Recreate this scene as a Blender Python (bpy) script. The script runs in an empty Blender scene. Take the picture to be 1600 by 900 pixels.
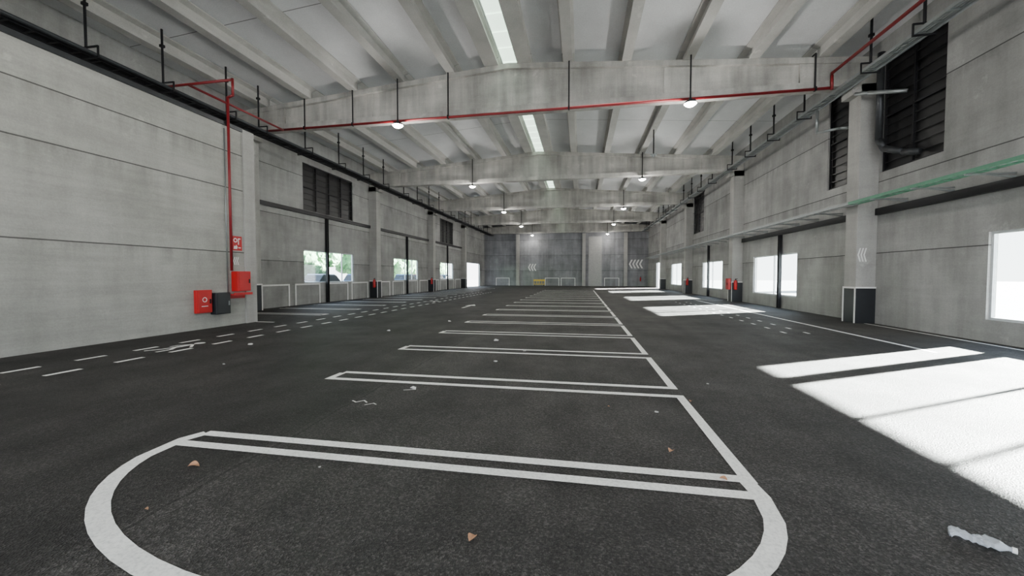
import bpy, bmesh, math, random
from mathutils import Vector, Matrix
random.seed(7)
S = bpy.context.scene
COL = S.collection

# ------------------------------------------------------------------ dims
XR, XL, XC = 9.9, -15.4, -2.9          # right wall, left wall, ridge
YB, YF = -14.0, 60.5                   # open rear end, far wall
XI, YI, ZI = -11.4, 11.4, 6.5          # inner block on the left
BEAM_Y = [-6.6, 4.4, 15.4, 26.4, 37.4, 48.4, 59.4]
ZB = 8.13
def ztop(x):                            # top of tapered beam
    return 10.02 - abs(x - XC) * 0.078
RIB = 0.5

# ------------------------------------------------------------------ materials
def new_mat(name):
    m = bpy.data.materials.new(name); m.use_nodes = True
    nt = m.node_tree; nt.nodes.clear()
    out = nt.nodes.new('ShaderNodeOutputMaterial')
    b = nt.nodes.new('ShaderNodeBsdfPrincipled')
    nt.links.new(b.outputs[0], out.inputs[0])
    return m, nt, b, out
def N(nt, t, **kw):
    n = nt.nodes.new(t)
    for k, v in kw.items(): setattr(n, k, v)
    return n
def math_(nt, op, a, b=None, c=None):
    n = N(nt, 'ShaderNodeMath', operation=op)
    for i, v in enumerate((a, b, c)):
        if v is None: continue
        if isinstance(v, (int, float)): n.inputs[i].default_value = v
        else: nt.links.new(v, n.inputs[i])
    return n.outputs[0]
def noise(nt, vec, scale, detail=4, rough=0.6):
    n = N(nt, 'ShaderNodeTexNoise'); n.inputs['Scale'].default_value = scale
    n.inputs['Detail'].default_value = detail; n.inputs['Roughness'].default_value = rough
    nt.links.new(vec, n.inputs['Vector']); return n.outputs[0]
def scaled(nt, vec, s):
    n = N(nt, 'ShaderNodeVectorMath', operation='MULTIPLY')
    nt.links.new(vec, n.inputs[0]); n.inputs[1].default_value = s; return n.outputs[0]
def rng(nt, v, a, b, c, d):
    n = N(nt, 'ShaderNodeMapRange'); nt.links.new(v, n.inputs[0])
    for i, x in enumerate((a, b, c, d)): n.inputs[i+1].default_value = x
    return n.outputs[0]
def tint(nt, col, fac):
    n = N(nt, 'ShaderNodeVectorMath', operation='SCALE')
    n.inputs[0].default_value = col[:3]; nt.links.new(fac, n.inputs['Scale']); return n.outputs[0]
def simple(name, col, rough=0.6, metal=0.0, var=0.12, scale=6):
    m, nt, b, o = new_mat(name)
    tc = N(nt, 'ShaderNodeTexCoord')
    f = rng(nt, noise(nt, tc.outputs['Object'], scale), 0.3, 0.7, 1-var, 1+var)
    nt.links.new(tint(nt, col, f), b.inputs['Base Color'])
    b.inputs['Roughness'].default_value = rough; b.inputs['Metallic'].default_value = metal
    return m
def emis(name, col, s):
    m, nt, b, o = new_mat(name)
    b.inputs['Base Color'].default_value = (*col, 1)
    b.inputs['Emission Color'].default_value = (*col, 1); b.inputs['Emission Strength'].default_value = s
    return m
def concrete(name, col, joints=(), axis='Y', streak=0.22, blotch=0.25, panel=0.0, rough=0.85, vj=0.0, hband=0.07, patch=0.28):
    m, nt, b, o = new_mat(name)
    g = N(nt, 'ShaderNodeNewGeometry'); p = g.outputs['Position']
    sep = N(nt, 'ShaderNodeSeparateXYZ'); nt.links.new(p, sep.inputs[0])
    f = rng(nt, noise(nt, p, 0.55, 5, 0.6), 0.3, 0.7, 1-blotch, 1+blotch)
    f = math_(nt, 'MULTIPLY', f, rng(nt, noise(nt, scaled(nt, p, (2.2, 2.2, 0.22)), 1.0, 4), 0.3, 0.7, 1-streak, 1+streak*0.6))
    f = math_(nt, 'MULTIPLY', f, rng(nt, noise(nt, scaled(nt, p, (0.35, 0.35, 5)), 1.0, 6, 0.7), 0.3, 0.7, 1-hband, 1+hband))
    f = math_(nt, 'MULTIPLY', f, rng(nt, noise(nt, p, 26, 4), 0.3, 0.7, 0.93, 1.07))
    # small white efflorescence patches
    ef = rng(nt, noise(nt, p, 1.3, 6, 0.7), 0.62, 0.70, 0.0, patch)
    f = math_(nt, 'ADD', f, ef)
    a = sep.outputs[axis]
    if panel:
        idz = math_(nt, 'FLOOR', math_(nt, 'DIVIDE', sep.outputs['Z'], 2.4))
        ida = math_(nt, 'FLOOR', math_(nt, 'DIVIDE', math_(nt, 'SUBTRACT', a, 4.4), 11.0))
        cmb = N(nt, 'ShaderNodeCombineXYZ'); nt.links.new(idz, cmb.inputs[0]); nt.links.new(ida, cmb.inputs[1])
        wn = N(nt, 'ShaderNodeTexWhiteNoise'); nt.links.new(cmb.outputs[0], wn.inputs['Vector'])
        f = math_(nt, 'MULTIPLY', f, rng(nt, wn.outputs['Value'], 0, 1, 1-panel, 1+panel))
    mask = None
    wob = math_(nt, 'MULTIPLY', math_(nt, 'SUBTRACT', noise(nt, p, 0.8, 3), 0.5), 0.02)
    grime = None
    for z in joints:
        c = math_(nt, 'COMPARE', math_(nt, 'ADD', sep.outputs['Z'], wob), z, 0.016)
        mask = c if mask is None else math_(nt, 'MAXIMUM', mask, c)
        d = math_(nt, 'SUBTRACT', z, sep.outputs['Z'])
        gz = math_(nt, 'MULTIPLY', math_(nt, 'GREATER_THAN', d, 0.0), rng(nt, d, 0.0, 0.6, 1.0, 0.0))
        grime = gz if grime is None else math_(nt, 'MAXIMUM', grime, gz)
    if grime is not None:
        gn = rng(nt, noise(nt, scaled(nt, p, (3, 3, 0.4)), 1.0, 4), 0.42, 0.62, 0.0, 0.25)
        f = math_(nt, 'MULTIPLY', f, math_(nt, 'SUBTRACT', 1.0, math_(nt, 'MULTIPLY', grime, gn)))
    if vj:
        fr = math_(nt, 'PINGPONG', a, vj)
        c = math_(nt, 'LESS_THAN', fr, 0.015)
        mask = c if mask is None else math_(nt, 'MAXIMUM', mask, c)
    if mask is not None:
        f = math_(nt, 'MULTIPLY', f, math_(nt, 'SUBTRACT', 1.0, math_(nt, 'MULTIPLY', mask, 0.74)))
    nt.links.new(tint(nt, col, f), b.inputs['Base Color'])
    b.inputs['Roughness'].default_value = rough
    bp = N(nt, 'ShaderNodeBump'); bp.inputs['Strength'].default_value = 0.25; bp.inputs['Distance'].default_value = 0.02
    nt.links.new(noise(nt, p, 30, 5), bp.inputs['Height']); nt.links.new(bp.outputs[0], b.inputs['Normal'])
    return m

def asphalt():
    m, nt, b, o = new_mat('asphalt')
    g = N(nt, 'ShaderNodeNewGeometry'); p = g.outputs['Position']
    sep = N(nt, 'ShaderNodeSeparateXYZ'); nt.links.new(p, sep.inputs[0])
    big = rng(nt, noise(nt, p, 0.35, 5), 0.3, 0.7, 0.58, 1.5)
    mid = rng(nt, noise(nt, p, 1.8, 6, 0.75), 0.3, 0.7, 0.70, 1.32)
    drv = rng(nt, noise(nt, scaled(nt, p, (1.6, 0.12, 1)), 1, 4), 0.3, 0.7, 0.72, 1.32)
    f = math_(nt, 'MULTIPLY', math_(nt, 'MULTIPLY', big, mid), drv)
    xw = math_(nt, 'ADD', sep.outputs['X'], math_(nt, 'MULTIPLY', noise(nt, p, 1.2, 3), 0.2))
    lane = rng(nt, xw, -2.95, -2.8, 0.62, 1.0)
    f = math_(nt, 'MULTIPLY', f, lane)
    seam = math_(nt, 'COMPARE', xw, -2.82, 0.016)
    f = math_(nt, 'MULTIPLY', f, math_(nt, 'SUBTRACT', 1.0, math_(nt, 'MULTIPLY', seam, 0.5)))
    v = N(nt, 'ShaderNodeTexVoronoi'); v.inputs['Scale'].default_value = 85; nt.links.new(p, v.inputs['Vector'])
    vs = N(nt, 'ShaderNodeSeparateColor'); nt.links.new(v.outputs['Color'], vs.inputs[0])
    f = math_(nt, 'MULTIPLY', f, rng(nt, math_(nt, 'POWER', vs.outputs[0], 2.6), 0, 1, 0.6, 2.0))
    sp = rng(nt, noise(nt, p, 35, 4, 0.8), 0.35, 0.65, 0.55, 1.45)
    f = math_(nt, 'MULTIPLY', f, sp)
    nt.links.new(tint(nt, (0.040, 0.0375, 0.035), f), b.inputs['Base Color'])
    r = rng(nt, noise(nt, p, 0.8, 4), 0.3, 0.7, 0.58, 0.72)
    nt.links.new(r, b.inputs['Roughness'])
    b.inputs['Specular IOR Level'].default_value = 0.28
    h = math_(nt, 'ADD', v.outputs['Distance'], math_(nt, 'MULTIPLY', noise(nt, p, 25, 4, 0.8), 1.4))
    bp = N(nt, 'ShaderNodeBump'); bp.inputs['Strength'].default_value = 0.75; bp.inputs['Distance'].default_value = 0.014
    nt.links.new(h, bp.inputs['Height']); nt.links.new(bp.outputs[0], b.inputs['Normal'])
    return m
def paint():
    m, nt, b, o = new_mat('road_paint')
    g = N(nt, 'ShaderNodeNewGeometry'); p = g.outputs['Position']
    f = math_(nt, 'MULTIPLY', rng(nt, noise(nt, p, 40, 4, 0.7), 0.3, 0.55, 0.7, 1.0), rng(nt, noise(nt, p, 3, 4), 0.3, 0.7, 0.9, 1.05))
    nt.links.new(tint(nt, (0.94, 0.93, 0.89), f), b.inputs['Base Color']); b.inputs['Roughness'].default_value = 0.6
    return m
def glass_mat():
    m = bpy.data.materials.new('window_glass'); m.use_nodes = True; nt = m.node_tree; nt.nodes.clear()
    out = nt.nodes.new('ShaderNodeOutputMaterial'); mx = nt.nodes.new('ShaderNodeMixShader')
    tr = nt.nodes.new('ShaderNodeBsdfTransparent'); gl = nt.nodes.new('ShaderNodeBsdfGlossy')
    gl.inputs['Roughness'].default_value = 0.02; tr.inputs[0].default_value = (0.93, 0.97, 0.96, 1)
    mx.inputs[0].default_value = 0.06
    nt.links.new(tr.outputs[0], mx.inputs[1]); nt.links.new(gl.outputs[0], mx.inputs[2]); nt.links.new(mx.outputs[0], out.inputs[0])
    return m
def leafy():
    m, nt, b, o = new_mat('foliage')
    g = N(nt, 'ShaderNodeNewGeometry'); p = g.outputs['Position']
    r = N(nt, 'ShaderNodeValToRGB'); nt.links.new(noise(nt, p, 2.5, 6, 0.8), r.inputs[0])
    r.color_ramp.elements[0].position = 0.35; r.color_ramp.elements[0].color = (0.03, 0.09, 0.045, 1)
    r.color_ramp.elements[1].position = 0.65; r.color_ramp.elements[1].color = (0.22, 0.38, 0.20, 1)
    nt.links.new(r.outputs[0], b.inputs['Base Color']); b.inputs['Roughness'].default_value = 0.8
    return m

M_wall = concrete('wall_concrete', (0.31, 0.31, 0.30), (2.4, 4.8, 7.2), 'Y', panel=0.15, streak=0.16)
M_inner = concrete('inner_wall_concrete', (0.365, 0.365, 0.335), (2.42, 4.52, 5.7), 'Y', streak=0.08, blotch=0.16, panel=0.05, hband=0.12, patch=0.22)
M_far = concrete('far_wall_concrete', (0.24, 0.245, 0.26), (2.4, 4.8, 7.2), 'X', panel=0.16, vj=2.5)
M_beam = concrete('beam_concrete', (0.43, 0.42, 0.39), (), streak=0.3, blotch=0.26)
M_rib = concrete('purlin_concrete', (0.47, 0.465, 0.44), (), streak=0.05, blotch=0.15)
M_ceil = concrete('roof_panel', (0.72, 0.73, 0.74), (), 'Y', streak=0.02, blotch=0.05, vj=5.5, rough=0.5, patch=0.0)
M_col = concrete('column_concrete', (0.37, 0.365, 0.345), (), streak=0.12, blotch=0.15)
M_asph = asphalt(); M_paint = paint(); M_glass = glass_mat(); M_leaf = leafy()
M_white = simple('white_paint', (0.82, 0.82, 0.80), 0.5, var=0.06)
M_black = simple('black_steel', (0.008, 0.008, 0.01), 0.5, 0.3)
M_dark = simple('dark_void', (0.008, 0.008, 0.009), 0.4)
M_dgrey = simple('dark_grey_steel', (0.04, 0.043, 0.047), 0.45, 0.5)
M_galv = simple('galvanised_steel', (0.28, 0.30, 0.30), 0.4, 0.6)
M_red = simple('red_pipe_paint', (0.20, 0.009, 0.013), 0.45)
M_bred = simple('bright_red_enamel', (0.47, 0.007, 0.01), 0.4, var=0.05)
M_green = simple('green_mesh', (0.08, 0.24, 0.15), 0.5)
M_yel = simple('yellow_plastic', (0.70, 0.45, 0.05), 0.5)
M_navy = simple('column_base_paint', (0.012, 0.014, 0.018), 0.45)
M_alu = simple('white_aluminium', (0.62, 0.64, 0.65), 0.4, 0.2)
M_leafb = simple('dry_leaf', (0.50, 0.27, 0.15), 0.8, var=0.3, scale=30)
M_yard = simple('yard_paving', (0.21, 0.21, 0.205), 0.9, var=0.1, scale=0.5)
M_trunk = simple('bark', (0.12, 0.09, 0.06), 0.9)
M_door = simple('grey_door_panel', (0.34, 0.34, 0.33), 0.6)
M_lens = emis('lamp_lens', (1.0, 0.95, 0.86), 180)
M_sky = emis('skylight_glow', (0.78, 0.97, 0.80), 2.6)  # emission stands in for daylight coming through the ridge sheet
M_scuff = simple('paper_scrap', (0.5, 0.49, 0.47), 0.8)
m, nt, b, o = new_mat('clear_plastic')
b.inputs['Base Color'].default_value = (0.85, 0.9, 0.95, 1); b.inputs['Roughness'].default_value = 0.12
b.inputs['Transmission Weight'].default_value = 0.55; b.inputs['IOR'].default_value = 1.35
M_plastic = m

# ------------------------------------------------------------------ geometry helpers
def bx(bm, x0, x1, y0, y1, z0, z1):
    vs = [bm.verts.new((x, y, z)) for z in (z0, z1) for y in (y0, y1) for x in (x0, x1)]
    for f in ((0,2,3,1),(4,5,7,6),(0,1,5,4),(2,6,7,3),(0,4,6,2),(1,3,7,5)):
        bm.faces.new([vs[i] for i in f])
def prism(bm, pts, axis, a, b):
    def mk(p, t):
        if axis == 'Y': return (p[0], t, p[1])
        if axis == 'X': return (t, p[0], p[1])
        return (p[0], p[1], t)
    A = [bm.verts.new(mk(p, a)) for p in pts]; B = [bm.verts.new(mk(p, b)) for p in pts]
    n = len(pts)
    bm.faces.new(A); bm.faces.new(B[::-1])
    for i in range(n):
        bm.faces.new([A[i], B[i], B[(i+1) % n], A[(i+1) % n]])
def tube(bm, pts, r, seg=8):
    pts = [Vector(p) for p in pts]
    for i in range(len(pts)-1):
        d = pts[i+1]-pts[i]
        if d.length < 1e-6: continue
        q = d.to_track_quat('Z', 'Y').to_matrix().to_4x4()
        mt = Matrix.Translation((pts[i]+pts[i+1])/2) @ q
        bmesh.ops.create_cone(bm, cap_ends=True, segments=seg, radius1=r, radius2=r, depth=d.length, matrix=mt)
    for p in pts[1:-1]:
        bmesh.ops.create_uvsphere(bm, u_segments=seg, v_segments=max(4, seg//2), radius=r*1.02, matrix=Matrix.Translation(p))
def lathe(bm, prof, seg=20, mt=Matrix.Identity(4)):
    rings = []
    for r, z in prof:
        rings.append([bm.verts.new(mt @ Vector((r*math.cos(2*math.pi*i/seg), r*math.sin(2*math.pi*i/seg), z))) for i in range(seg)])
    for a, b_ in zip(rings, rings[1:]):
        for i in range(seg):
            bm.faces.new([a[i], a[(i+1) % seg], b_[(i+1) % seg], b_[i]])
    bm.faces.new(rings[0][::-1]); bm.faces.new(rings[-1])
def obj(name, bm, mat, loc=(0, 0, 0), parent=None, label=None, cat=None, kind=None, group=None, smooth=False, bevel=0):
    bmesh.ops.recalc_face_normals(bm, faces=bm.faces[:])
    me = bpy.data.meshes.new(name); bm.to_mesh(me); bm.free()
    me.materials.append(mat)
    if smooth:
        for p in me.polygons: p.use_smooth = True
    o = bpy.data.objects.new(name, me); COL.objects.link(o); o.location = loc
    if parent: o.parent = parent
    if bevel:
        md = o.modifiers.new('bevel', 'BEVEL'); md.width = bevel; md.segments = 2; md.limit_method = 'ANGLE'
    tag(o, label, cat, kind, group); return o
def tag(o, label=None, cat=None, kind=None, group=None):
    if label: o['label'] = label
    if cat: o['category'] = cat
    if kind: o['kind'] = kind
    if group: o['group'] = group
def empty(name, loc, label, cat, group=None, kind=None):
    o = bpy.data.objects.new(name, None); COL.objects.link(o); o.location = loc; o.empty_display_size = 0.2
    tag(o, label, cat, kind, group); return o
def dup(o, loc, rotz=None, label=None, scale=None):
    c = o.copy(); COL.objects.link(c); c.location = loc
    if rotz is not None: c.rotation_euler[2] = rotz
    if scale is not None: c.scale = scale
    if label: c['label'] = label
    for ch in o.children:
        k = ch.copy(); COL.objects.link(k); k.parent = c
        for g in ch.children:
            h = g.copy(); COL.objects.link(h); h.parent = k
    return c
def B(): return bmesh.new()

# ------------------------------------------------------------------ room shell
bm = B(); bx(bm, XL-0.2, XR+0.2, YB, YF+0.2, -0.15, 0)
obj('floor', bm, M_asph, kind='structure', label='dark grey asphalt parking floor with aggregate texture')

def wall_x(name, x0, x1, y0, y1, z0, z1, holes, mat, label):
    ys = sorted({y0, y1, *[h[0] for h in holes], *[h[1] for h in holes]})
    zs = sorted({z0, z1, *[h[2] for h in holes], *[h[3] for h in holes]})
    bm = B()
    for a, b_ in zip(ys, ys[1:]):
        run = None
        for c, d in zip(zs, zs[1:]):
            ym, zm = (a+b_)/2, (c+d)/2
            hole = any(h[0] < ym < h[1] and h[2] < zm < h[3] for h in holes)
            if not hole:
                run = (run[0], d) if run else (c, d)
            if (hole or d == zs[-1]) and run:
                bx(bm, x0, x1, a, b_, run[0], run[1]); run = None
    return obj(name, bm, mat, kind='structure', label=label)

RW = [(10.55, 11.45, 0.55, 2.72), (4.0, 10.28, 0.55, 2.72), (20.0, 24.6, 0.62, 2.72), (29.6, 34.2, 0.62, 2.72), (41.0, 45.4, 0.62, 2.9), (-11, -2, 0.55, 2.68)]
RD = [(50.0, 54.0, 0.0, 3.4)]
RU = [(12.75, 15.05, 5.1, 8.75), (15.75, 17.9, 5.1, 8.75), (34.0, 37.0, 5.3, 8.6)]
LW = [(19.3, 24.1, 1.2, 3.1), (29.9, 34.7, 1.2, 3.1), (40.6, 45.0, 1.2, 3.1)]
LD = [(50.6, 57.5, 0.0, 3.5)]
LU = [(19.3, 24.1, 5.35, 8.0), (40.6, 45.0, 5.35, 8.0)]
ZW = 9.54
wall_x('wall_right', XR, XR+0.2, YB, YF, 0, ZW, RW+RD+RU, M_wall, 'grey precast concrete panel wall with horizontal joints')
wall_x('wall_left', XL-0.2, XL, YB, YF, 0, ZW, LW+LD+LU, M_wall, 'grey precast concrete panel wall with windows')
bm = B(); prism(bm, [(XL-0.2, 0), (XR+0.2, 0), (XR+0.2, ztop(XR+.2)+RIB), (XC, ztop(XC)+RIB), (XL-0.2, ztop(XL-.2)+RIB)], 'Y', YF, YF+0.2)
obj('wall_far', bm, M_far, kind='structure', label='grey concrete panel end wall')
bm = B(); bx(bm, XL, XI, YB, YI, 0, ZI)
obj('wall_left_inner', bm, M_inner, kind='structure', label='pale concrete block of enclosed rooms with panel joints')
bm = B(); bx(bm, XI-0.35, XI+0.06, YI-0.02, YI+0.42, 0, 6.6)
obj('trim_1', bm, M_col, kind='structure', label='concrete corner pier at the end of the inner wall')
bm = B(); bx(bm, XI-0.25, XI+0.05, YB, YI, ZI, ZI+0.12)
obj('trim_2', bm, M_dgrey, kind='structure', label='dark steel capping along the top of the inner wall')

bm = B()
hs = 0.36
for s in (-1, 1):
    xe = XL-0.2 if s < 0 else XR+0.2
    xi = XC + s*hs
    pts = [(xe, ztop(xe)+RIB), (xi, ztop(xi)+RIB), (xi, ztop(xi)+RIB+0.12), (xe, ztop(xe)+RIB+0.12)]
    prism(bm, pts, 'Y', YB, YF+0.2)
obj('ceiling', bm, M_ceil, kind='structure', label='light grey roof panels between concrete purlins')
bm = B(); bx(bm, XC-hs, XC+hs, YB, YF, ztop(XC)+RIB+0.02, ztop(XC)+RIB+0.06)
for i in range(int((YF-YB)/1.0)):
    bx(bm, XC-hs, XC+hs, YB+i, YB+i+0.05, ztop(XC)+RIB-0.02, ztop(XC)+RIB+0.02)
obj('window_20', bm, M_sky, kind='structure', label='translucent greenish ridge skylight strip')

# ------------------------------------------------------------------ windows & doors
wn = [0]
def window(x, y0, y1, z0, z1, side, mullions=(), hbars=(), mat=M_alu, dark=False, name='window'):
    wn[0] += 1
    fx0, fx1 = (x+0.06, x+0.13) if side > 0 else (x-0.13, x-0.06)
    w = 0.06
    bm = B()
    bx(bm, fx0, fx1, y0, y1, z0, z0+w); bx(bm, fx0, fx1, y0, y1, z1-w, z1)
    bx(bm, fx0, fx1, y0, y0+w, z0+w, z1-w); bx(bm, fx0, fx1, y1-w, y1, z0+w, z1-w)
    for mm in mullions: bx(bm, fx0, fx1, mm-w/2, mm+w/2, z0+w, z1-w)
    for hh in hbars: bx(bm, fx0, fx1, y0+w, y1-w, hh-w/2, hh+w/2)
    fr = obj(f'{name}_{wn[0]}', bm, mat, kind='structure',
             label='dark high-level louvre window with black bars' if dark else 'white framed window in the concrete wall')
    bm = B(); xm = (fx0+fx1)/2
    if dark:
        xo = x+0.17 if side > 0 else x-0.19
        bx(bm, xo, xo+0.02, y0, y1, z0, z1)  # near-black sheet painted in for the dark space behind the opening
        k = int((z1-z0)/0.3)
        for i in range(1, k):
            z = z0+(z1-z0)*i/k
            bx(bm, fx0+0.02, fx1-0.02, y0+w, y1-w, z-0.012, z+0.012)
        obj('louvre', bm, M_dark, parent=fr)
    else:
        bx(bm, xm-0.004, xm+0.004, y0+w, y1-w, z0+w, z1-w)
        obj('glass', bm, M_glass, parent=fr)
window(XR, 10.55, 11.45, .55, 2.72, 1)
window(XR, 4.0, 10.28, .55, 2.72, 1, mullions=(8.82, 7.72, 5.8))
window(XR, 20.0, 24.6, .62, 2.72, 1, mullions=(22.3,))
window(XR, 29.6, 34.2, .62, 2.72, 1, mullions=(31.9,))
window(XR, 41.0, 45.4, .62, 2.9, 1, mullions=(43.2,))
window(XR, -11, -2, .55, 2.68, 1, mullions=(-8, -5))
for (a, b_, c, d) in RU: window(XR, a, b_, c, d, 1, mullions=((a+b_)/2,), hbars=((c+d)/2,), mat=M_black, dark=True)
for (a, b_, c, d) in LW: window(XL, a, b_, c, d, -1, mullions=((a+b_)/2-0.2, (a+b_)/2+1.2))
for (a, b_, c, d) in LU: window(XL, a, b_, c, d, -1, mullions=(a+1.2, a+2.4, a+3.6), hbars=((c+d)/2,), mat=M_black, dark=True)
dn = [0]
def door_frame(x, y0, y1, z1, side):
    dn[0] += 1
    bm = B(); xx0, xx1 = (x-0.02, x+0.22) if side > 0 else (x-0.22, x+0.02)
    bx(bm, xx0, xx1, y0, y0+0.12, 0, z1); bx(bm, xx0, xx1, y1-0.12, y1, 0, z1); bx(bm, xx0, xx1, y0, y1, z1-0.12, z1)
    obj(f'door_{dn[0]}', bm, M_galv, kind='structure', label='open vehicle doorway with a steel frame')
door_frame(XR, 50.0, 54.0, 3.4, 1); door_frame(XL, 50.6, 57.5, 3.5, -1)
bm = B(); bx(bm, 1.1, 3.1, YF-0.08, YF-0.02, 0, 7.6)
for i in range(1, 6): bx(bm, 1.1, 3.1, YF-0.1, YF-0.08, i*1.25, i*1.25+0.05)
obj('door_3', bm, M_door, kind='structure', label='tall pale grey panelled door in the end wall')

# ------------------------------------------------------------------ columns
def column(x0, x1, yc, face, h, label='square concrete column with a black painted base and white edging'):
    e = empty('concrete_column', ((x0+x1)/2, yc, 0), label, 'column', 'precast hall columns')
    w = (x1-x0)/2
    bm = B(); bx(bm, -w, w, -0.3, 0.3, 0, h)
    bx(bm, -w - (0.25 if face < 0 else 0), w + (0.25 if face > 0 else 0), -0.3, 0.3, h-0.35, h)
    obj('shaft', bm, M_col, parent=e, bevel=0.015)
    bm = B(); bx(bm, -w-0.012 if face < 0 else -w, w+0.012 if face > 0 else w, -0.312, 0.312, 0.0, 1.25)
    obj('painted_base', bm, M_navy, parent=e)
    bm = B(); t = 0.02; a, c = (-w-t, w) if face < 0 else (-w, w+t)
    s = 0.06
    bx(bm, a, c, -0.33, -0.312, 1.2, 1.25)
    xf0, xf1 = (a-0.004, -w-0.012) if face < 0 else (w+0.012, c+0.004)
    bx(bm, xf0, xf1, -0.33, 0.33, 1.19, 1.25); bx(bm, xf0, xf1, -0.33, -0.33+s, 0, 1.19); bx(bm, xf0, xf1, 0.33-s, 0.33, 0, 1.19)
    obj('edging', bm, M_white, parent=e)
    return e
for y in BEAM_Y[1:-1]:
    column(XR-0.6, XR, y, -1, ZB)
for y in BEAM_Y[2:-1]:
    column(XL, XL+0.6, y, 1, ZB)
for x in (XL+5.5, 0.4, 6.6):
    bm = B(); bx(bm, x-0.25, x+0.25, YF-0.5, YF, 0, ZB-0.05)
    obj('concrete_column', bm, M_col, label='slim concrete column against the end wall', cat='column', group='end wall columns', bevel=0.01)

# ------------------------------------------------------------------ roof beams
x0, x1 = XL+0.02, XR-0.02
for k, yb in enumerate(BEAM_Y):
    bm = B()
    bx(bm, x0, x1, -0.24, 0.24, ZB, ZB+0.22)
    prism(bm, [(x0, ZB+0.22), (x1, ZB+0.22), (x1, ztop(x1)-0.2), (XC, ztop(XC)-0.2), (x0, ztop(x0)-0.2)], 'Y', -0.1, 0.1)
    for (a, b_) in ((x0, XC), (XC, x1)):
        prism(bm, [(a, ztop(a)-0.2), (b_, ztop(b_)-0.2), (b_, ztop(b_)), (a, ztop(a))], 'Y', -0.24, 0.24)
    for (a, b_) in ((x0, x0+2.4), (x1-2.4, x1)):
        prism(bm, [(a, ZB+0.22), (b_, ZB+0.22), (b_, ztop(b_)-0.2), (a, ztop(a)-0.2)], 'Y', -0.2, 0.2)
    for xs in (XC-6, XC, XC+6):
        bx(bm, xs-0.12, xs+0.12, -0.14, 0.14, ZB+0.22, ztop(xs+0.12 if xs>XC else xs-0.12)-0.2)
    obj('roof_beam', bm, M_beam, loc=(0, yb, 0), cat='beam', group='tapered roof beams',
        label='tapered precast concrete roof beam spanning the hall', bevel=0)

rib_x = [XC+s*(2.35+2.18*i) for s in (-1, 1) for i in range(5)]
def rib_mesh(wb, ww, wt, dep, ln):
    """I-shaped purlin: wide bottom flange, thin web, top flange"""
    bm = B()
    h = [(wb/2, 0), (wb/2, 0.09), (ww/2, 0.15), (ww/2, dep-0.1), (wt/2, dep-0.04), (wt/2, dep)]
    prism(bm, h + [(-x, z) for x, z in h[::-1]], 'Y', -ln/2, ln/2)
    bmesh.ops.recalc_face_normals(bm, faces=bm.faces[:])
    me = bpy.data.meshes.new('roof_purlin'); bm.to_mesh(me); bm.free(); me.materials.append(M_rib); return me
me_r = rib_mesh(0.34, 0.12, 0.5, RIB, 10.96); me_c = rib_mesh(0.56, 0.30, 0.5, RIB, 10.96)
for y0 in BEAM_Y[:-1]:
    for x in rib_x + [XC-0.66, XC+0.66]:
        o = bpy.data.objects.new('roof_purlin', me_r if x in rib_x else me_c); COL.objects.link(o)
        o.location = (x, y0+5.5, ztop(x)-0.0)
        tag(o, 'pale concrete roof purlin running between two beams' if x in rib_x else 'wide concrete ridge purlin beside the skylight strip', 'beam', None, 'roof purlins')

# ------------------------------------------------------------------ lamps on the beams
ZL = 7.78
lamp = empty('hanging_lamp', (-7.43, BEAM_Y[1]-0.54, ZL), 'round high-bay lamp on a black rod under a roof beam', 'lamp', 'high-bay lamps')
bm = B(); lathe(bm, [(0.22, 0.0), (0.22, 0.02), (0.19, 0.08), (0.07, 0.12), (0.05, 0.2)]); obj('housing', bm, M_dgrey, parent=lamp, smooth=False)
bm = B(); lathe(bm, [(0.03, -0.09), (0.13, -0.07), (0.21, -0.001)]); obj('lens', bm, M_lens, parent=lamp, smooth=True)
bm = B(); tube(bm, [(0, 0, 0.2), (0, 0, ztop(-7.5)-ZL)], 0.028); obj('rod', bm, M_black, parent=lamp)
lamps = [lamp]
for yb in BEAM_Y[1:]:
    for x in (-7.43, 3.81):
        if yb == BEAM_Y[1] and x < 0: continue
        lamps.append(dup(lamp, (x, yb-0.54, ZL)))
for i, L in enumerate(lamps):
    ld = bpy.data.lights.new('lamp_light', 'POINT'); ld.energy = 205 if L.location.y < 50 else 120; ld.color = (1, 0.97, 0.92); ld.shadow_soft_size = 0.12
    lo = bpy.data.objects.new('lamp_light', ld); COL.objects.link(lo); lo.parent = L; lo.location = (0, 0, -0.35)

# ------------------------------------------------------------------ pipes, trays
def pipe(name, pts, r, mat, label, cat='pipe', seg=10, group=None):
    bm = B(); tube(bm, pts, r, seg)
    return obj(name, bm, mat, label=label, cat=cat, smooth=True, group=group)
PY = 15.1
pipe('sprinkler_pipe', [(XL+0.62, PY, 8.06), (8.35, PY, 8.06)], 0.05, M_red, 'dark red fire main running under the concrete beam')
pipe('sprinkler_pipe', [(8.41, PY, 8.0), (8.41, PY, 8.5)], 0.05, M_red, 'short red riser joining the two fire mains')
pipe('sprinkler_pipe', [(8.41, PY, 8.56), (8.41, YB+1, 8.56)], 0.05, M_red, 'dark red fire main running lengthwise near the wall')
pipe('sprinkler_pipe', [(-14.6, 10.8, 7.95), (-11.15, 10.8, 7.95)], 0.04, M_red, 'red horizontal fire pipe above the inner wall')
pipe('sprinkler_pipe', [(-11.1, 10.8, 7.99), (-11.1, 10.8, 7.45), (-11.3, 10.8, 7.4), (-11.3, 10.8, 1.8)], 0.04, M_red, 'red fire pipe dropping down the concrete wall to the hose box')
pipe('sprinkler_pipe', [(-12.9, 10.86, 7.98), (-12.9, PY-0.08, 8.02)], 0.04, M_red, 'red fire pipe linking the wall drop with the main')
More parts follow.
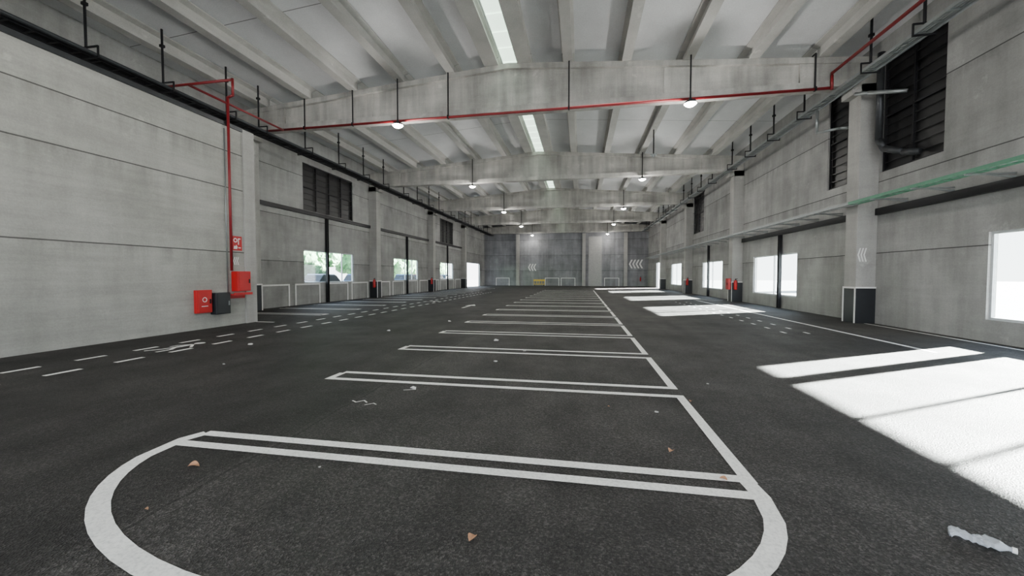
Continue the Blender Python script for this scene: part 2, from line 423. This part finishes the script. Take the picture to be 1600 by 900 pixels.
pipe('conduit_pipe', [(-11.38, 10.72, 6.4), (-11.38, 10.72, 1.06)], 0.018, M_galv, 'thin grey conduit beside the red pipe')

def tray(name, x, z, y0, y1, w, mat, label):
    bm = B()
    bx(bm, x-w/2, x-w/2+0.02, y0, y1, z, z+0.09); bx(bm, x+w/2-0.02, x+w/2, y0, y1, z, z+0.09)
    y = y0+0.2
    while y < y1:
        bx(bm, x-w/2+0.02, x+w/2-0.02, y, y+0.05, z, z+0.02); y += 0.45
    for dx in (-0.06, 0.0, 0.07):
        tube(bm, [(x+dx, y0, z+0.045), (x+dx, y1, z+0.045)], 0.022, 6)
    return obj(name, bm, mat, label=label, cat='cable tray')
tray('cable_tray', -13.55, 7.69, YB+1, 58, 0.36, M_black, 'black cable tray hung from the purlins along the wall')
pipe('service_pipe', [(-13.22, YB+1, 7.74), (-13.22, 58, 7.74)], 0.05, M_dgrey, 'dark grey service pipe hung beside the cable tray')
pipe('service_pipe', [(-13.88, YB+1, 7.72), (-13.88, 58, 7.72)], 0.035, M_black, 'thin black service pipe beside the cable tray')
pipe('service_pipe', [(-12.2, YB+1, 6.575), (-12.2, YI-0.1, 6.575)], 0.06, M_black, 'black pipe lying along the inner wall top')
tray('cable_tray', 8.70, 7.96, YB+1, 58, 0.26, M_galv, 'grey cable tray hung from the purlins along the wall')
pipe('service_pipe', [(8.94, YB+1, 8.02), (8.94, 58, 8.02)], 0.06, M_galv, 'pale grey round duct along the wall top')

def hanger(name, x, y, zt, zb, w, label, group):
    e = empty(name, (x, y, zb), label, 'hanger', group)
    bm = B(); tube(bm, [(0, 0, 0.3), (0, 0, zt-zb)], 0.035, 6); bx(bm, -0.06, 0.06, -0.05, 0.05, zt-zb-0.58, zt-zb-0.5); obj('rod', bm, M_black, parent=e)
    bm = B()
    bx(bm, -w/2, w/2, -0.02, 0.02, 0, 0.04); bx(bm, -w/2, -w/2+0.03, -0.02, 0.02, 0.04, 0.3); bx(bm, w/2-0.03, w/2, -0.02, 0.02, 0.04, 0.3)
    bx(bm, -w/2, w/2, -0.02, 0.02, 0.3, 0.34)
    obj('cradle', bm, M_black, parent=e)
    return e
h0 = None
for y in [4.2, 6.2, 8.6] + [10.6, 12.9, 14.4, 17.2, 19.9, 22.4, 24.9, 28, 30.5, 33, 35.5, 39, 41.5, 44, 46.5, 50, 52.5, 55]:
    if h0 is None: h0 = hanger('pipe_hanger', -13.55, y, ztop(-13.55)+RIB, 7.64, 0.86, 'black U-shaped pipe hanger on a rod', 'tray hangers')
    else: dup(h0, (-13.55, y, 7.64))
h1 = None
for y in [7.2, 9.6, 12, 13.9, 17.5, 20, 22.5, 25, 28.5, 31, 33.5, 36, 39.5, 42, 44.5, 47, 50.5, 53, 55.5]:
    if h1 is None: h1 = hanger('pipe_hanger', 8.79, y, ztop(8.8)+RIB, 7.91, 0.54, 'black U-shaped pipe hanger on a rod', 'tray hangers')
    else: dup(h1, (8.79, y, 7.91))
for x in (-11.9, -9.6, -5.35, -0.5, 7.9):
    e = empty('pipe_hanger', (x, PY, 8.0), 'black rod hanger carrying the red pipe across the beam', 'hanger', 'beam rods')
    bm = B(); tube(bm, [(0, 0, 0.13), (0, 0, ztop(x)-8.0+0.1)], 0.028, 6); tube(bm, [(0, 0, ztop(x)-7.9), (0, 0.2, ztop(x)-7.9)], 0.028, 6); obj('rod', bm, M_black, parent=e)
    bm = B(); bx(bm, -0.03, 0.03, -0.07, 0.055, -0.005, 0.01); bx(bm, -0.03, 0.03, -0.07, -0.055, 0, 0.13); bx(bm, -0.03, 0.03, -0.07, 0.055, 0.115, 0.13)
    obj('clamp', bm, M_black, parent=e)
def cctv(x, y, z):
    e = empty('security_camera', (x, y, z), 'small security camera hanging from a black rod', 'camera', 'ceiling cameras')
    bm = B(); tube(bm, [(0, 0, 0.1), (0, 0, ztop(x)-z+0.01)], 0.035, 6); obj('rod', bm, M_black, parent=e)
    bm = B(); bx(bm, -0.16, 0.16, -0.05, 0.05, 0.02, 0.1); lathe(bm, [(0.04, -0.08), (0.09, -0.04), (0.1, 0.03)], 12); obj('housing', bm, M_galv, parent=e)
cctv(XC-2.35-2.18, 7.0, 8.0); cctv(XC+2.35+2.18*2, 22, 8.1)

def mesh_tray(y0, y1, mat, label):
    bm = B()
    for X in (8.94, 9.24):
        bx(bm, X, X+0.02, y0, y1, 4.05, 4.14)
    y = y0
    while y < y1-0.02:
        bx(bm, 8.96, 9.24, y, y+0.02, 4.05, 4.065); y += 0.22
    return obj('cable_tray', bm, mat, label=label, cat='cable tray')
mesh_tray(YB+1, 15.0, M_green, 'green wire mesh cable tray fixed along the concrete wall')
mesh_tray(15.0, 58, M_galv, 'galvanised wire mesh cable tray fixed along the concrete wall')
bm = B(); bx(bm, 9.78, 9.9, YB+1, 15.05, 3.68, 3.9); bx(bm, 9.78, 9.9, 15.75, 26.05, 3.68, 3.9)
obj('support_rail', bm, M_black, label='black steel rail on the concrete wall under the cable tray', cat='rail')
pipe('conduit_pipe', [(9.1, YB+1, 4.1), (9.1, 58, 4.1)], 0.03, M_galv, 'grey conduit lying in the mesh tray')
b0 = None
for i in range(34):
    y = 6.4+1.5*i
    if abs((y-4.4) % 11) < 0.5 or abs((y-4.4) % 11) > 10.5: continue
    if b0 is None:
        bm = B(); bx(bm, -1.0, 0.01, -0.02, 0.02, 0, 0.04); prism(bm, [(-0.6, 0), (0.01, -0.1), (0.01, -0.04), (-0.5, 0)], 'Y', -0.015, 0.015)
        b0 = obj('tray_bracket', bm, M_galv, loc=(XR, y, 4.0), label='grey cantilever bracket holding the cable tray', cat='bracket', group='tray brackets')
    else: dup(b0, (XR, y, 4.0))

bm = B()
for a, b_ in ((11.4, 15.08), (15.72, 26.08), (26.72, 37.08), (37.72, 48.08)):
    bx(bm, XL, XL+0.14, a, b_, 5.1, 5.3)
obj('support_rail', bm, M_black, label='black steel rail running along the panel wall under the louvres', cat='rail')
for x, y, h, s in ((XL+0.02, 21.2, 5.08, 1), (XL+0.02, 32.2, 5.08, 1), (XL+0.02, 42.75, 5.08, 1), (XR-0.16, 21.4, 3.66, 1), (XR-0.16, 32.4, 4.0, 1)):
    bm = B(); bx(bm, x, x+0.14, y-0.08, y-0.06, 0, h); bx(bm, x, x+0.14, y+0.06, y+0.08, 0, h); bx(bm, x+0.06, x+0.08, y-0.06, y+0.06, 0, h)
    obj('steel_post', bm, M_black, label='black steel H-section post standing in front of a window', cat='post', group='window posts')
pipe('drain_pipe', [(9.6, 14.7, 8.9), (9.6, 14.7, 6.1), (9.62, 14.5, 5.75), (9.75, 13.9, 5.45), (9.8, 13.4, 5.3)], 0.1, M_dgrey, 'dark grey drainpipe curving beside the concrete column', seg=14)
pipe('conduit_pipe', [(9.07, 15.0, 7.75), (9.2, 14.6, 7.6), (9.8, 13.9, 7.3)], 0.06, M_galv, 'grey duct branching towards the wall')
pipe('conduit_pipe', [(8.78, 16.6, 7.9), (8.78, 16.6, 7.05), (9.35, 16.2, 7.05), (9.88, 16.2, 7.05)], 0.05, M_galv, 'grey conduit bending into the wall beside the column')

# ------------------------------------------------------------------ floor markings
def stroke(path, w, z=0.004, closed=False, bm=None):
    bm = bm or B(); P = [Vector(p) for p in path]; n = len(P); L = []; R = []
    for i in range(n):
        if closed: a, c = P[i-1], P[(i+1) % n]
        else: a, c = P[max(i-1, 0)], P[min(i+1, n-1)]
        d1 = (P[i]-a).normalized() if (P[i]-a).length > 1e-6 else None
        d2 = (c-P[i]).normalized() if (c-P[i]).length > 1e-6 else None
        d1 = d1 or d2; d2 = d2 or d1
        n1 = Vector((-d1.y, d1.x)); n2 = Vector((-d2.y, d2.x)); m_ = (n1+n2).normalized()
        k = (w/2)/max(m_.dot(n1), 0.35)
        L.append(bm.verts.new((*(P[i]+m_*k), z))); R.append(bm.verts.new((*(P[i]-m_*k), z)))
    for i in range(n if closed else n-1):
        j = (i+1) % n; bm.faces.new([L[i], R[i], R[j], L[j]])
    return bm
def mark(bm, label, name='road_marking', cat='road marking', group='painted floor markings'):
    for f in bm.faces:
        f.normal_update()
        if f.normal.z < 0: f.normal_flip()
    me = bpy.data.meshes.new(name); bm.to_mesh(me); bm.free(); me.materials.append(M_paint)
    o = bpy.data.objects.new(name, me); COL.objects.link(o); tag(o, label, cat, None, group); return o
XA, XB_ = -3.95, 1.33; W = 0.11
def yk(k): return 3.21+2.47*k
cx, hw, dep = (XA+XB_)/2, (XB_-XA)/2, 1.5
pts = [(XA+0.1, yk(0)+0.12), (XA+0.02, yk(0)-0.05)]
for i in range(2, 31):
    t = math.pi*i/32
    c_, s_ = math.cos(t), math.sin(t)
    pts.append((cx-hw*1.0*math.copysign(abs(c_)**0.9, c_), yk(0)-0.1-dep*abs(s_)**0.95))
pts += [(XB_, yk(0)-0.12), (XB_-0.02, yk(0)+0.12)]
bm = stroke(pts, 0.125)
stroke([(XA+0.0, yk(0)-0.12), (XB_, yk(0)-0.12)], W, 0.0045, bm=bm)
mark(bm, 'white rounded end line closing the row of parking bays')
for k in range(0, 16):
    g0 = 0.12 if k == 0 else 0.2
    a = yk(k)+g0; c = yk(k+1)-0.2
    p = [(XA+(0.1 if k == 0 else 0), a), (XB_, a), (XB_, c), (XA, c), (XA, c+0.4-W/2)]
    mark(stroke(p, W, 0.005), 'white painted parking bay outline on asphalt', 'parking_bay_marking', 'road marking', 'centre parking bays')
for k in range(0, 15):
    y = 11.75+2.47*k
    x0_ = XL+0.65
    if k == 0: x0_ = -11.3
    bm = stroke([(x0_, y), (-10.6, y)], W)
    if k: stroke([(x0_, y+0.4), (-10.6, y+0.4), (-10.6, y+W/2)], W, bm=bm)
    mark(bm, 'white double parking bay line running out from the wall', 'parking_bay_marking', 'road marking', 'wall parking bays')
def dash(x, y, l=0.48, w=0.11):
    return stroke([(x, y), (x, y+l)], w)
d0 = None
for X in (-9.6, -8.65, 6.35, 5.75):
    n = 34 if X < 0 else 14
    for i in range(n):
        y = (3.8 if X < 0 else 12.1)+0.98*i
        if d0 is None:
            d0 = mark(dash(0, 0), 'short white dash of a walkway line', 'dash_marking', 'road marking', 'walkway dashes'); d0.location = (X, y, 0)
        elif X > 0: dup(d0, (X, y, 0), scale=(0.7, 0.6, 1))
        else: dup(d0, (X, y, 0))
mark(stroke([(7.45, 9.6), (7.45, 27)], W), 'long white lane edge line on asphalt')
mark(stroke([(9.55, 4), (9.55, 15.0)], 0.09), 'white line along the foot of the wall')
mark(stroke([(7.45, 27.2), (7.45, 27.3), (9.2, 27.3)], W), 'short white return line')
def pictogram(x, y, s):
    bm = B()
    def T(px, py): return (x+px*s, y+py*s)
    vs = [bm.verts.new((*T(0.16*math.cos(t*math.pi/6), 1.55+0.16*math.sin(t*math.pi/6)), 0.004)) for t in range(12)]; bm.faces.new(vs)
    stroke([T(0, 1.32), T(-0.03, 0.72)], 0.2*s, bm=bm)
    stroke([T(-0.03, 0.75), T(0.22, 0.42), T(0.2, 0.0)], 0.11*s, 0.0045, bm=bm)
    stroke([T(-0.03, 0.75), T(-0.12, 0.4), T(-0.36, 0.08)], 0.11*s, 0.005, bm=bm)
    stroke([T(0.02, 1.28), T(0.3, 1.02), T(0.44, 0.86)], 0.08*s, 0.0055, bm=bm)
    stroke([T(-0.02, 1.28), T(-0.28, 1.05), T(-0.3, 0.8)], 0.08*s, 0.006, bm=bm)
    return mark(bm, 'white painted walking person symbol on asphalt', 'pedestrian_marking')
pictogram(-9.1, 6.7, 0.7); pictogram(-9.1, 22.3, 0.7)
bm = stroke([(-5.9, 18.6), (-5.9, 20.2)], 0.14); v = [bm.verts.new((*p, 0.0045)) for p in ((-6.2, 20.0), (-5.6, 20.0), (-5.9, 20.9))]; bm.faces.new(v)
mark(bm, 'white painted direction arrow on asphalt', 'arrow_marking')

f0 = None
def wall_frame(y0, w):
    bm = B(); t = 0.08
    bx(bm, 0, 0.03, 0, t, 0, 1.18); bx(bm, 0, 0.03, w-t, w, 0, 1.18); bx(bm, 0, 0.03, t, w-t, 1.18-t, 1.18)
    return bm
for y in (12.3, 16.1, 18.55, 21.35, 23.8, 27.1, 29.6, 32.5, 35.0, 38.1, 40.55, 43.1, 45.7):
    if f0 is None:
        f0 = obj('bumper_frame', wall_frame(0, 2.05), M_white, loc=(XL, y, 0), label='white painted hoop frame at the foot of the wall', cat='barrier', group='wall hoop frames')
    else: dup(f0, (XL, y, 0))
for x in (-13.5, -5.6, -3.1, 3.5):
    bm = B(); t = 0.08; w = 2.2
    bx(bm, 0, t, 0, 0.03, 0, 1.25); bx(bm, w-t, w, 0, 0.03, 0, 1.25); bx(bm, t, w-t, 0, 0.03, 1.17, 1.25)
    obj('bumper_frame', bm, M_white, loc=(x, YF-0.03, 0), label='white painted hoop frame at the foot of the end wall', cat='barrier', group='wall hoop frames')

def chevrons(origin, u, n, s, count, label):
    bm = B(); u = Vector(u); nn = Vector(n); o_ = Vector(origin); zz = Vector((0, 0, 1))
    for i in range(count):
        bse = o_+u*(i*s*0.38)
        for sg in (1, -1):
            q = [bse, bse+u*s*0.18, bse+u*s*0.44+zz*sg*s*0.5, bse+u*s*0.26+zz*sg*s*0.5]
            v0 = [bm.verts.new(p) for p in q]; v1 = [bm.verts.new(p+nn*0.006) for p in q]
            bm.faces.new(v0); bm.faces.new(v1[::-1])
            for j in range(4): bm.faces.new([v0[j], v1[j], v1[(j+1) % 4], v0[(j+1) % 4]])
    return obj('chevron_sign', bm, M_white, label=label, cat='sign', group='chevron signs')
chevrons((7.1, YF-0.01, 3.35), (1, 0, 0), (0, -1, 0), 1.3, 4, 'row of four white chevrons painted on the end wall')
chevrons((-8.3, YF-0.01, 2.9), (1, 0, 0), (0, -1, 0), 1.1, 3, 'row of three white chevrons painted on the end wall')
chevrons((XR-0.57, 15.1, 2.35), (0.5, 0, 0), (0, -1, 0), 0.46, 3, 'white chevrons on the concrete column')
chevrons((XI+0.005, 10.95, 2.13), (0, 0.7, 0), (1, 0, 0), 0.26, 3, 'small white chevrons on the wall corner')

# ------------------------------------------------------------------ fire equipment on the inner wall
def cabinet(x, y0, y1, z0, z1, dpt, mat, label, ring=True):
    e = empty('fire_hose_cabinet', (x, (y0+y1)/2, z0), label, 'cabinet')
    w = (y1-y0)/2; h = z1-z0
    bm = B(); bx(bm, 0, dpt, -w, w, 0, h); obj('body', bm, mat, parent=e, bevel=0.01)
    bm = B(); bx(bm, dpt, dpt+0.02, -w+0.03, w-0.03, 0.03, h-0.03); d = obj('door', bm, mat, parent=e, bevel=0.005)
    bm = B(); bx(bm, dpt+0.02, dpt+0.05, w-0.1, w-0.07, h*0.4, h*0.6); obj('handle', bm, M_black if mat != M_navy else M_galv, parent=d)
    if ring:
        bm = B()
        mt = Matrix.Translation((dpt+0.022, -0.02, h*0.58)) @ Matrix.Rotation(math.pi/2, 4, 'Y')
        for i in range(20):
            a0, a1 = 2*math.pi*i/20, 2*math.pi*(i+1)/20
            q = [mt @ Vector((r*math.cos(a), r*math.sin(a), 0.001)) for r, a in ((0.055, a0), (0.075, a0), (0.075, a1), (0.055, a1))]
            bm.faces.new([bm.verts.new(p) for p in q])
        bx(bm, dpt+0.02, dpt+0.023, -0.12, 0.08, h*0.28, h*0.31)
        obj('emblem', bm, M_white, parent=d)
    return e
cabinet(XI, 9.6, 10.08, 0.5, 1.2, 0.12, M_bred, 'red fire hose cabinet mounted on the concrete wall')
cb = cabinet(XI, 10.12, 10.62, 0.42, 1.1, 0.22, M_navy, 'black plastic litter bin box on the concrete wall', False)
cb.name = 'waste_bin'; cb['category'] = 'bin'
cabinet(XI+0.02, 10.85, 11.35, 1.12, 1.78, 0.26, M_bred, 'bright red fire alarm box at the wall corner', False)
bm = B(); bx(bm, 0, 0.34, -0.4, 0.3, 0, 0.03); bx(bm, 0.32, 0.34, -0.4, 0.3, 0.03, 0.08); bx(bm, 0, 0.03, -0.4, 0.3, -0.12, 0)
obj('wall_shelf', bm, M_bred, loc=(XI, 11.05, 1.0), label='small red shelf under the alarm box', cat='shelf')
def fire_sign(loc):
    e = empty('fire_sign', loc, 'red fire hose reel sign with a white pictogram', 'sign')
    s = 0.19
    bm = B(); bx(bm, 0, 0.012, -s, s, -0.24, 0.24); obj('panel', bm, M_bred, parent=e)
    bm = B()
    for i in range(16):
        a0, a1 = 2*math.pi*i/16, 2*math.pi*(i+1)/16
        q = [(0.014, -0.06+r*math.cos(a), 0.1+r*math.sin(a)) for r, a in ((0.045, a0), (0.075, a0), (0.075, a1), (0.045, a1))]
        bm.faces.new([bm.verts.new(p) for p in q])
    bx(bm, 0.012, 0.016, 0.04, 0.07, -0.04, 0.17); bx(bm, 0.012, 0.016, 0.07, 0.13, 0.14, 0.17)
    prism(bm, [(-0.13, -0.19), (0.0, -0.19), (0.02, -0.12), (-0.03, -0.05), (-0.06, -0.1), (-0.11, -0.08)], 'X', 0.012, 0.016)
    bx(bm, 0.012, 0.016, 0.05, 0.14, -0.16, -0.13)
    obj('pictogram', bm, M_white, parent=e)
fire_sign((XI+0.005, 11.1, 2.72))
ext = empty('fire_extinguisher', (XR-0.45, 25.96, 0.75), 'red fire extinguisher mounted on a column', 'fire extinguisher', 'fire extinguishers')
bm = B(); lathe(bm, [(0.08, 0), (0.095, 0.03), (0.095, 0.5), (0.06, 0.58), (0.03, 0.6)], 14); obj('cylinder', bm, M_bred, parent=ext, smooth=True)
bm = B(); lathe(bm, [(0.03, 0.6), (0.03, 0.66)], 10); bx(bm, -0.02, 0.12, -0.015, 0.015, 0.66, 0.69); tube(bm, [(0.03, 0, 0.64), (0.12, 0, 0.55), (0.12, 0, 0.2)], 0.012, 6)
obj('valve', bm, M_black, parent=ext)
for p in ((XL+0.45, 25.96, .75), (XL+0.45, 36.96, .75), (XR-.45, 36.96, .75), (8.8, 60.4, .75)):
    dup(ext, p)
bm_c = cabinet(0, 26.2, 26.6, 0.6, 1.3, 0.16, M_bred, 'red fire cabinet on the concrete column', False)
bm_c.location = (XR-0.63, 26.4, 0.75); bm_c.rotation_euler = (0, 0, math.pi)

e = empty('safety_barrier', (-6.4, 59.5, 0), 'yellow plastic barrier standing by the end wall', 'barrier')
bm = B(); bx(bm, -0.9, 0.9, -0.04, 0.04, 0.75, 1.0)
for x in (-0.8, -0.4, 0, .4, .8): bx(bm, x-0.03, x+0.03, -0.02, 0.02, 0.3, 0.75)
bx(bm, -0.9, 0.9, -0.03, 0.03, 0.22, 0.3); obj('panel', bm, M_yel, parent=e)
bm = B()
for x in (-0.7, 0.7): bx(bm, x-0.04, x+0.04, -0.3, 0.3, 0, 0.06); bx(bm, x-0.03, x+0.03, -0.03, 0.03, 0.06, 0.22)
obj('leg', bm, M_black, parent=e)

# ------------------------------------------------------------------ litter
def leaf(x, y, s, rot):
    bm = B(); pts = []
    for i in range(9):
        t = i/8; w = math.sin(math.pi*t)**0.7*0.4
        pts.append([(t-0.5, -w, 0.12*math.sin(3*t)+0.5*w), (t-0.5, 0, 0.08*math.sin(4*t)), (t-0.5, w, 0.7*w+0.1*math.sin(5*t))])
    vs = [[bm.verts.new(tuple(c*s for c in p)) for p in r] for r in pts]
    for a, b_ in zip(vs, vs[1:]):
        for j in range(2): bm.faces.new([a[j], a[j+1], b_[j+1], b_[j]])
    o = obj('dry_leaf', bm, M_leafb, loc=(x, y, 0.006), label='small curled brown leaf on the asphalt', cat='leaf', group='dry leaves')
    o.rotation_euler = (0, 0, rot)
for x, y, s, r in ((-3.28, 2.72, .09, .4), (-0.66, 2.27, .07, 1.2), (0.84, 3.75, .07, .9), (1.14, 3.3, .06, 2.5), (-3.0, 2.15, .03, 0), (0.35, 4.9, .03, 0), (1.42, 5.3, .05, 1)):
    leaf(x, y, s, r)
def scrap(x, y, s, lab='crumpled white paper scrap on the asphalt'):
    bm = B(); bmesh.ops.create_icosphere(bm, subdivisions=2, radius=s)
    for v in bm.verts:
        k = random.uniform(.55, 1.25)
        v.co.x *= 1.3*k; v.co.y *= 0.8*k; v.co.z = max(v.co.z*random.uniform(.25, .8), -s*0.3)
    obj('paper_scrap', bm, M_scuff, loc=(x, y, s*0.3+0.003), label=lab, cat='litter', group='paper scraps')
for x, y, s in ((-7.7, 7.8, .05), (-2.4, 5.2, .035), (-2.1, 9.4, .05), (-5.6, 10.5, .04), (-1.2, 8.2, .03), (-1.0, 3.3, .012), (0.9, 4.8, .02), (-2.2, 2.9, .01), (1.9, 6.2, .015), (-1.6, 7.1, .03), (-6.5, 6.0, .02), (-4.6, 13, .05)):
    scrap(x, y, s)
mark(stroke([(-2.95, 4.55), (-2.87, 4.5), (-2.8, 4.58), (-2.72, 4.51)], 0.02), 'small white chalk scribble on the asphalt', 'chalk_marking')
mark(stroke([(-2.7, 4.42), (-2.62, 4.5), (-2.56, 4.46)], 0.016), 'small white chalk scribble on the asphalt', 'chalk_marking')
mark(stroke([(-2.5, 5.1), (-2.35, 5.16), (-2.4, 5.28)], 0.02), 'small white chalk tick on the asphalt', 'chalk_marking')
e = empty('plastic_bottle', (2.42, 2.78, 0.026), 'crushed clear plastic bottle lying on the asphalt', 'bottle'); e.rotation_euler = (0, 0, -0.62)
bm = B()
prof = [(0.015, -0.13), (0.036, -0.125)] + [(0.042-0.007*(i % 2), -0.115+0.014*i) for i in range(13)] + [(0.034, 0.075), (0.022, 0.095), (0.014, 0.108), (0.013, 0.122)]
lathe(bm, prof, 24, Matrix.Rotation(math.pi/2, 4, 'Y'))
for v in bm.verts:
    k = 1.0 if v.co.x > 0.07 else 0.0
    cr = 1 + (1-k)*0.35*math.sin(v.co.x*38+0.6)
    v.co.y = v.co.y*(1.25-0.25*k)*cr + (1-k)*0.010*math.sin(v.co.x*55)
    v.co.z = v.co.z*(0.42+0.5*k) + (1-k)*(0.007*math.sin(v.co.x*95+v.co.y*80)+random.uniform(-.003, .003))
    v.co.z = max(v.co.z, -0.024)
obj('body', bm, M_plastic, parent=e)
bm = B(); lathe(bm, [(0.017, 0.122), (0.017, 0.142)], 16, Matrix.Rotation(math.pi/2, 4, 'Y')); obj('cap', bm, M_white, parent=e)

# ------------------------------------------------------------------ outside
bm = B(); bx(bm, -120, 120, -90, 150, -0.5, -0.16)
obj('ground', bm, M_yard, kind='structure', label='pale paved yard around the building')
def tree_mesh():
    bm = B()
    for i in range(14):
        a = random.uniform(0, 6.28); r = random.uniform(0, 1.6); z = random.uniform(2.4, 5.6)
        b2 = bmesh.ops.create_icosphere(bm, subdivisions=3, radius=random.uniform(0.8, 1.4), matrix=Matrix.Translation((r*math.cos(a), r*math.sin(a), z)))
        for v in b2['verts']: v.co += Vector([random.uniform(-.14, .14) for _ in range(3)])
    return bm
t = empty('tree', (-34, 20, -0.16), 'leafy green tree standing outside the windows', 'tree', 'yard trees')
obj('foliage', tree_mesh(), M_leaf, parent=t)
bm = B(); tube(bm, [(0, 0, 0), (0.05, 0, 1.6), (0, .1, 3.2)], 0.16); obj('trunk', bm, M_trunk, parent=t)
for i, (x, y) in enumerate([(-35, 26), (-33, 32), (-36, 37), (-34, 42), (-35, 47), (-33.5, 53), (-36, 59), (-34, 65), (-35, 72), (-36, 80), (-37, 90), (-38, 98), (32, 40), (33, 52)]):
    dup(t, (x, y, -0.16), rotz=i*1.3, scale=(1+0.1*(i % 3),)*3)
def car(x, y, rot, col):
    cm = simple('car_paint', col, 0.25, 0.3, 0.02)
    e = empty('car', (x, y, -0.16), 'parked car outside the windows', 'car', 'yard cars'); e.rotation_euler = (0, 0, rot); e.scale = (1.1, 1.1, 1.3)
    bm = B(); prism(bm, [(-2.1, .3), (2.1, .3), (2.15, .6), (2.0, .82), (1.0, .95), (-1.7, 1.0), (-2.1, .9)], 'Y', -.85, .85); obj('body', bm, cm, parent=e, bevel=0.08)
    bm = B(); prism(bm, [(-1.75, .95), (1.05, .93), (.35, 1.4), (-1.2, 1.42)], 'Y', -.74, .74); obj('window', bm, M_dark, parent=e, bevel=0.03)
    bm = B(); prism(bm, [(-1.2, 1.40), (.35, 1.38), (.25, 1.46), (-1.1, 1.48)], 'Y', -.7, .7); obj('roof', bm, cm, parent=e, bevel=0.03)
    for a in (-1.3, 1.3):
        for s in (-.78, .78):
            bm = B(); lathe(bm, [(.2, -.1), (.33, -.09), (.33, .09), (.2, .1)], 18, Matrix.Translation((a, s, .33)) @ Matrix.Rotation(math.pi/2, 4, 'X')); obj('wheel', bm, M_black, parent=e)
cols = [(.05, .15, .38), (.3, .35, .42), (.06, .16, .34), (.35, .35, .36), (.07, .18, .4), (.25, .05, .04)]
for i in range(8):
    car(-21.5-(i % 2)*0.4, 25+i*5.0, 1.5708, cols[i % 6])

# ------------------------------------------------------------------ light
sd = bpy.data.lights.new('sun', 'SUN'); sd.energy = 280; sd.angle = math.radians(0.9); sd.color = (1, 0.98, 0.95)
so = bpy.data.objects.new('sun', sd); COL.objects.link(so)
so.rotation_euler = Vector((-1, -0.56, -0.392)).to_track_quat('-Z', 'Y').to_euler()
w = bpy.data.worlds.new('world'); S.world = w; w.use_nodes = True; nt = w.node_tree; nt.nodes.clear()
out = nt.nodes.new('ShaderNodeOutputWorld'); bg = nt.nodes.new('ShaderNodeBackground')
tc = nt.nodes.new('ShaderNodeTexCoord'); sp = nt.nodes.new('ShaderNodeSeparateXYZ'); rp = nt.nodes.new('ShaderNodeValToRGB')
nt.links.new(tc.outputs['Generated'], sp.inputs[0]); nt.links.new(sp.outputs[2], rp.inputs[0]); nt.links.new(rp.outputs[0], bg.inputs[0])
rp.color_ramp.elements[0].color = (0.96, 0.98, 1, 1); rp.color_ramp.elements[1].color = (0.42, 0.60, 0.95, 1)
bg.inputs[1].default_value = 7.5; nt.links.new(bg.outputs[0], out.inputs[0])

# ------------------------------------------------------------------ camera
cd = bpy.data.cameras.new('camera'); cd.sensor_width = 36; cd.lens = 13.5; cd.clip_end = 400; cd.clip_start = 0.05
co = bpy.data.objects.new('camera', cd); COL.objects.link(co)
co.location = (0, 0, 1.65); co.rotation_euler = (math.radians(90-1.9), 0, math.radians(10.2))
S.camera = co
